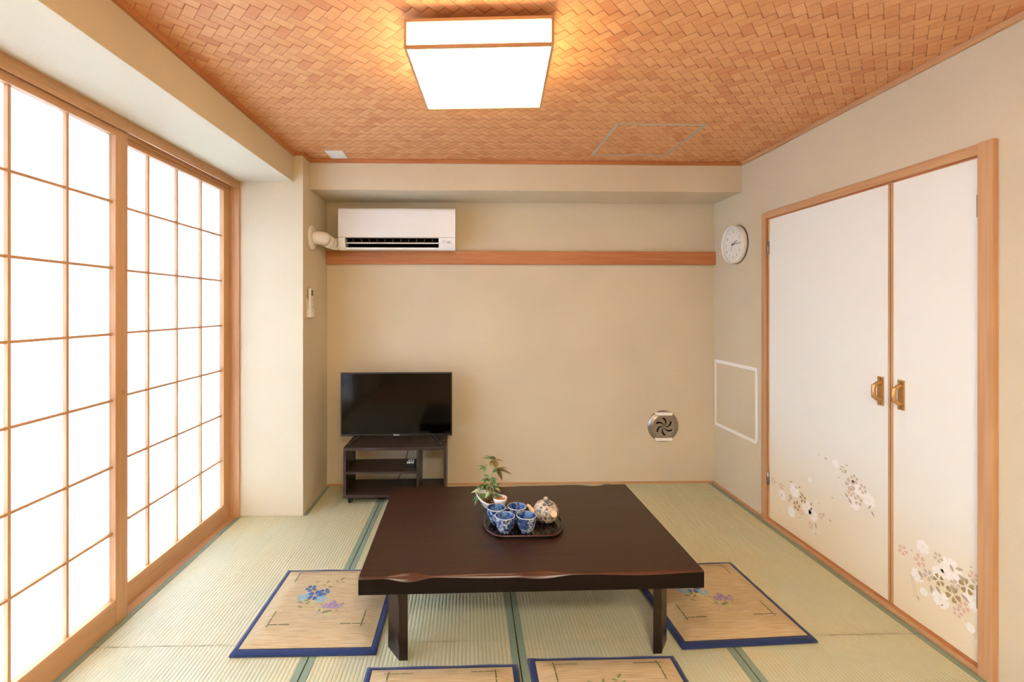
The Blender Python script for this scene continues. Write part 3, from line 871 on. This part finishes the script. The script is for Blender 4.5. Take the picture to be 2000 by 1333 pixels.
# ------------------------------------------------------------------ tv stand and tv
SW, SD, SH, TKB = .708, .300, .346, .018
sx0 = -.518
sd = thing('tv_stand', 'dark brown open tv stand on castors against the back wall', 'tv stand', (sx0, 3.455, 0), math.radians(.6))
zb = .046
def board(nm, *a):
    MB().box(*a, 'stand').build(nm, sd, bevel=.001)
board('top', -SW / 2, SW / 2, -SD / 2, SD / 2, zb + SH - .022, zb + SH)
board('bottom_panel', -SW / 2, SW / 2, -SD / 2, SD / 2, zb, zb + .020)
board('side_panel', -SW / 2, -SW / 2 + TKB, -SD / 2, SD / 2, zb + .020, zb + SH - .022)
board('side_panel', SW / 2 - TKB, SW / 2, -SD / 2, SD / 2, zb + .020, zb + SH - .022)
dv = .148
board('divider', dv, dv + TKB, -SD / 2, SD / 2, zb + .020, zb + SH - .022)
board('shelf', -SW / 2 + TKB, dv, -SD / 2 + .002, SD / 2 - .01, .208, .222)
for (cx, cy) in ((-SW / 2 + .04, -SD / 2 + .035), (SW / 2 - .04, -SD / 2 + .035), (-SW / 2 + .04, SD / 2 - .035), (SW / 2 - .04, SD / 2 - .035)):
    c = MB(); R90 = Matrix.Rotation(PI / 2, 4, 'Y')
    for dx in (-.012, .004): c.lathe([(.002, 0), (.017, 0), (.018, .002), (.018, .007), (.017, .009), (.002, .009)], 'black', (cx + dx, cy, .0185), 20, R90, cap=True)
    c.box(cx - .014, cx + .014, cy - .012, cy + .012, .026, zb, 'black')
    c.build('castor', sd)

tvx, tvy = -.522, 3.42
tv = thing('television', 'black flat screen television switched off on the tv stand', 'television', (tvx, tvy, zb + SH), math.radians(.5))
TW, TZ0, TZ1 = .396, .050, .503
c = MB().box(-TW, TW, -.006, .018, TZ0, TZ1, 'black').box(-TW * .8, TW * .8, .018, .050, TZ0 + .02, TZ1 - .16, 'black')
c.build('casing', tv, bevel=.003)
c = MB().box(-TW + .009, TW - .009, -.0072, -.0062, TZ0 + .016, TZ1 - .009, 'screen'); c.build('screen', tv)
for sxn in (-1, 1):
    c = MB(); xx = sxn * .285
    c.tube([(xx - sxn * .045, .006, TZ0 + .004), (xx - sxn * .01, -.02, TZ0 - .006), (xx + sxn * .022, -.055, TZ0 - .026), (xx + sxn * .040, -.092, .0065)], [.010, .010, .009, .0065], 'black', 10)
    c.tube([(xx - sxn * .045, .006, TZ0 + .004), (xx + sxn * .00, .04, TZ0 - .018), (xx + sxn * .030, .075, .0065)], [.010, .009, .0065], 'black', 10)
    c.build('foot', tv)
cu_ = bpy.data.curves.new('logo', 'FONT'); cu_.body = 'Hisense'; cu_.size = .013; cu_.align_x = 'CENTER'; cu_.align_y = 'CENTER'; cu_.extrude = .0003; cu_.offset = .0003
ob = bpy.data.objects.new('logo_text', cu_); COL.objects.link(ob)
bpy.context.view_layer.update()
me = bpy.data.meshes.new_from_object(ob.evaluated_get(bpy.context.evaluated_depsgraph_get())); bpy.data.objects.remove(ob)
me.materials.clear(); me.materials.append(M['white'])
lo = bpy.data.objects.new('logo', me); COL.objects.link(lo); lo.parent = tv; lo.location = (.0, -.0068, TZ0 + .008); lo.rotation_euler = (PI / 2, 0, 0); lo['label'] = 'white maker\'s lettering'

bx = thing('adapter_box', 'small black box with white sockets on the tv stand\'s middle shelf', 'adapter box', (-.420, 3.44, .2225), math.radians(.6))
MB().box(-.034, .030, -.05, .05, 0, .030, 'black').build('case', bx, bevel=.004)
c = MB()
for i in range(4): MB().box(-.026 + i * .013, -.017 + i * .013, -.048, -.028, .030, .040, 'white').build('plug', bx, bevel=.001)
c = MB()
for i in range(3): MB().box(-.022 + i * .016, -.012 + i * .016, .010, .024, .030, .036, 'white_m').build('socket', bx)
pc = MB(); pc.tube([(-.44, 3.46, .40), (-.44, 3.615, .41), (-.45, 3.625, .36), (-.462, 3.625, .30), (-.475, 3.625, .24), (-.50, 3.63, .15), (-.53, 3.625, .085), (-.56, 3.630, .02), (-.60, 3.63, .006)], .0028, 'black', 6)
tag(pc.build('power_cable'), 'thin black power cable hanging behind the tv stand', 'cable')

# ------------------------------------------------------------------ air conditioner
AX0, AX1 = -.946, -.104
ac = thing('air_conditioner', 'white wall mounted air conditioner above the wooden wall rail', 'air conditioner', ((AX0 + AX1) / 2, YB, 1.79))
hw = (AX1 - AX0) / 2
full = [(-.002, .006), (-.002, .286), (-.170, .290), (-.196, .289), (-.211, .280), (-.214, .262), (-.217, .15), (-.217, .075), (-.213, .040), (-.200, .006), (-.180, -.012), (-.150, -.014), (-.050, .004)]
notch = [(-.002, .006), (-.002, .286), (-.170, .290), (-.196, .289), (-.211, .280), (-.214, .262), (-.217, .15), (-.217, .071), (-.150, .068), (-.120, .030), (-.150, .010), (-.188, .006), (-.184, -.008), (-.150, -.014), (-.050, .004)]
nm = ['white'] * 7 + ['void', 'void', 'void', 'void', 'white', 'white', 'white', 'white']
def shift(pf): return [(u, v) for (u, v) in pf]
c = MB()
c.prism(shift(full), 'x', -hw, -hw + .050, 'white')
c.prism(shift(full), 'x', hw - .120, hw, 'white')
c.prism(shift(notch), 'x', -hw + .050, hw - .120, 'white', nm)
c.build('casing', ac, bevel=.003)
c = MB().prism([(-.214, .030), (-.216, .036), (-.172, .048), (-.170, .042)], 'x', -hw + .055, hw - .124, 'white'); c.build('louver', ac)
c = MB()
for i in range(11):
    x = -hw + .10 + i * (2 * hw - .27) / 10
    MB().box(x, x + .003, -.19, -.15, .045, .068, 'led').build('vane', ac)
c = MB().box(hw - .095, hw - .03, -.2175, -.2165, .050, .052, 'blue_ink').box(hw - .06, hw - .035, -.2165, -.215, .036, .044, 'blue_ink')
c.box(hw - .095, hw - .070, -.2168, -.2155, .040, .042, 'blue_ink'); c.build('indicator_marks', ac)
c = MB().box(-hw + .002, hw - .002, -.2182, -.216, .0745, .0765, 'led'); c.build('panel_seam', ac)

dp = thing('pipe_duct', 'cream elbow pipe cover with round wall flange left of the air conditioner', 'pipe', (PX0, 3.30, 1.84))
RY = Matrix.Rotation(PI / 2, 4, 'Y')
MB().lathe([(.02, 0), (.083, 0), (.083, .006), (.074, .015), (.045, .018)], 'white_m', (0, 0, 0), 36, RY).build('wall_flange', dp)
MB().tube([(.002, 0, 0), (.040, .0, .0), (.062, .010, -.001), (.074, .026, -.003), (.080, .045, -.006)], [.043, .045, .046, .046, .046], 'white_m', 24).build('elbow', dp)
MB().tube([(.080, .045, -.006), (.088, .085, -.014), (.098, .125, -.020), (.116, .155, -.024), (.130, .162, -.024), (.1405, .162, -.024)], [.0445, .044, .043, .042, .041, .041], 'white_m', 24).build('pipe', dp)
MB().tube([(.087, .078, -.013), (.091, .094, -.016)], [.0458, .0458], 'white_m', 24).build('collar', dp)

# ------------------------------------------------------------------ remote in its wall holder
rm = thing('remote_control', 'slim ivory remote control hanging on the side of the wall column', 'remote control', (PX0 + .008, 3.235, 1.300))
MB().box(0, .018, -.026, .026, .0, .190, 'white_m').build('body', rm, bevel=.005, seg=3)
MB().box(.0178, .0188, -.018, .018, .138, .178, 'led').build('display', rm)
c = MB()
for (yy, zz) in ((-.010, .11), (.010, .11), (0, .09), (-.01, .07), (.01, .07), (0, .035)):
    MB().box(.0178, .0195, yy - .005, yy + .005, zz - .004, zz + .004, 'alu').build('button', rm)
rh = MB(); rh.box(.0, .006, -.030, .030, .0, .125, 'white_m').box(.006, .030, -.030, -.0275, .0, .05, 'white_m').box(.006, .030, .0275, .030, .0, .05, 'white_m').box(.006, .030, -.0275, .0275, .0, .004, 'white_m').box(.0275, .030, -.0275, .0275, .004, .03, 'white_m')
tag(rh.build('remote_holder', loc=(PX0 + .0005, 3.235, 1.2945), bevel=.001), 'ivory plastic cradle holding the remote on the column', 'remote holder')

# ------------------------------------------------------------------ wall clock
ck = thing('wall_clock', 'round white wall clock on the right wall reading quarter past two', 'clock', (XR, 3.332, 1.806))
RC = Matrix.Rotation(-PI / 2, 4, 'Y')   # lathe axis points to -x
MB().lathe([(.0, .001), (.128, .001), (.1335, .006), (.1345, .030), (.1340, .042), (.131, .0475), (.127, .048), (.124, .045), (.1225, .034)], 'white', seg=56, mtx=RC).lathe([(.1362, 0), (.1366, .004), (.134, .008), (.130, .008)], 'hand', seg=56, mtx=RC).build('case', ck)
MB().lathe([(.1225, .031), (.060, .0312), (.0005, .0312)], 'dial', seg=56, mtx=RC).build('dial', ck)
d = MB()
for h in range(1, 13):
    cu_ = bpy.data.curves.new('n', 'FONT'); cu_.body = str(h); cu_.size = .027; cu_.align_x = 'CENTER'; cu_.align_y = 'CENTER'
    ob = bpy.data.objects.new('n', cu_); COL.objects.link(ob); bpy.context.view_layer.update()
    me = bpy.data.meshes.new_from_object(ob.evaluated_get(bpy.context.evaluated_depsgraph_get())); bpy.data.objects.remove(ob)
    a = h / 12 * 2 * PI; ox, oz = .092 * math.sin(a), .092 * math.cos(a)
    k0 = len(d.v)
    for v in me.vertices: d.v.append((-.0318, -(ox + v.co.x), oz + v.co.y))
    for pg in me.polygons: d.face([k0 + i for i in pg.vertices], 'digit')
for i in range(60):
    a = i / 60 * 2 * PI; r0, r1 = (.108, .114) if i % 5 else (.106, .114); w_ = .0006
    s_, c_ = math.sin(a), math.cos(a)
    d.poly([(-.0318, -(r * s_ + q * c_), r * c_ - q * s_) for (r, q) in ((r0, -w_), (r0, w_), (r1, w_), (r1, -w_))], 'digit')
d.build('numerals', ck)
def hand(nm, ang, ln, wd, tail, x):
    a = math.radians(ang); s_, c_ = math.sin(a), math.cos(a); q = MB()
    P_ = [(-x, -(r * s_ + w_ * c_), r * c_ - w_ * s_) for (r, w_) in ((-tail, -wd), (-tail, wd), (ln, wd * .6), (ln, -wd * .6))]
    q.poly(P_, 'hand'); k0 = len(q.v); q.v += [(p[0] - .0012, p[1], p[2]) for p in P_]
    q.face([k0 + 3, k0 + 2, k0 + 1, k0], 'hand')
    for i in range(4): j = (i + 1) % 4; q.face([i, j, k0 + j, k0 + i], 'hand')
    q.build(nm, ck)
hand('hour_hand', 64, .056, .0036, .012, .034); hand('minute_hand', 88, .088, .0028, .015, .036); hand('second_hand', 192, .048, .0010, .02, .038)
MB().lathe([(.0, .041), (.005, .040), (.006, .032)], 'hand', seg=16, mtx=RC).build('hub', ck)

# ------------------------------------------------------------------ round vent
vt = thing('wall_vent', 'round steel vent with pinwheel slots low on the back wall', 'vent', (1.500, YB, .440))
RV = Matrix.Rotation(PI / 2, 4, 'X')
MB().lathe([(.0005, .020), (.078, .020), (.088, .022), (.096, .018), (.112, .010), (.121, .002), (.1215, 0)], 'steel', seg=56, mtx=RV).build('cover', vt)
q = MB()
for i in range(6):
    a0 = i * PI / 3 + .86; n = 8; L, R_ = [], []
    for j in range(n + 1):
        t = j / n; r = .008 + .060 * t; a = a0 + .85 * (t ** 1.3); w_ = .0018 + .0062 * t if j < n else .005
        cx, cz = r * math.cos(a), r * math.sin(a); ta = a + PI / 2 + .5
        L.append((cx + w_ * math.cos(ta), -.0208, cz + w_ * math.sin(ta))); R_.append((cx - w_ * math.cos(ta), -.0208, cz - w_ * math.sin(ta)))
    for j in range(n): q.poly([L[j], L[j + 1], R_[j + 1], R_[j]], 'void')
q.build('slot', vt)
for z in (.098, -.098):
    q = MB().box(-.070, .064, -.0285, -.010, z - .011, z + .011, 'tape'); oo = q.build('tape_strip', vt, bevel=.002); oo['label'] = 'white tape strip'

# ------------------------------------------------------------------ ceiling lamp, hatch, plate
lp = thing('ceiling_lamp', 'square wood framed paper ceiling lamp, lit', 'ceiling lamp', (.046, 1.848, 2.235), math.radians(-3.7))
LW = .252; lh = .100; bt = .0085
f = MB()
for z0, z1 in ((0, .011), (lh - .011, lh)):
    f.box(-LW, LW, -LW, -LW + bt, z0, z1, 'wood_x').box(-LW, LW, LW - bt, LW, z0, z1, 'wood_x')
    f.box(-LW, -LW + bt, -LW + bt, LW - bt, z0, z1, 'wood_y').box(LW - bt, LW, -LW + bt, LW - bt, z0, z1, 'wood_y')
for sx in (-1, 1):
    for sy in (-1, 1):
        f.box(min(sx * LW, sx * (LW - bt)), max(sx * LW, sx * (LW - bt)), min(sy * LW, sy * (LW - bt)), max(sy * LW, sy * (LW - bt)), .011, lh - .011, 'wood_z')
f.build('frame', lp)
f = MB().box(-LW + .006, LW - .006, -LW + .006, LW - .006, .003, lh - .004, 'lamp'); oo = f.build('diffuser', lp); oo['label'] = 'glowing white paper shade'
f = MB().box(-LW + .009, LW - .009, -LW + .009, LW - .009, lh - .0035, lh - .0005, 'wood_x').box(-.17, .17, -.17, .17, lh - .0005, 2.3718 - 2.235, 'white_m'); f.build('base_plate', lp)

hc = thing('ceiling_hatch', 'square woven ceiling hatch edged in grey metal', 'ceiling hatch', (1.055, 2.862, ZC))
HS, HT = .252, .272
f = MB()
for (o0, o1, zz) in ((0, .009, -.006), (.012, .019, -.004)):
    f.box(-HS + o0, HS - o0, -HT + o0, -HT + o1, zz, 0, 'alu').box(-HS + o0, HS - o0, HT - o1, HT - o0, zz, 0, 'alu')
    f.box(-HS + o0, -HS + o1, -HT + o1, HT - o1, zz, 0, 'alu').box(HS - o1, HS - o0, -HT + o1, HT - o1, zz, 0, 'alu')
f.build('frame', hc)
f = MB().box(-HS + .019, HS - .019, -HT + .019, HT - .019, -.003, 0, 'ceiling'); f.build('panel', hc)
f = MB().box(-.058, .058, -.073, .073, -.008, 0, 'white'); 
tag(f.build('ceiling_cover_plate', loc=(-.874, 3.158, ZC), bevel=.002), 'small white square blank plate on the ceiling above the air conditioner', 'cover plate')
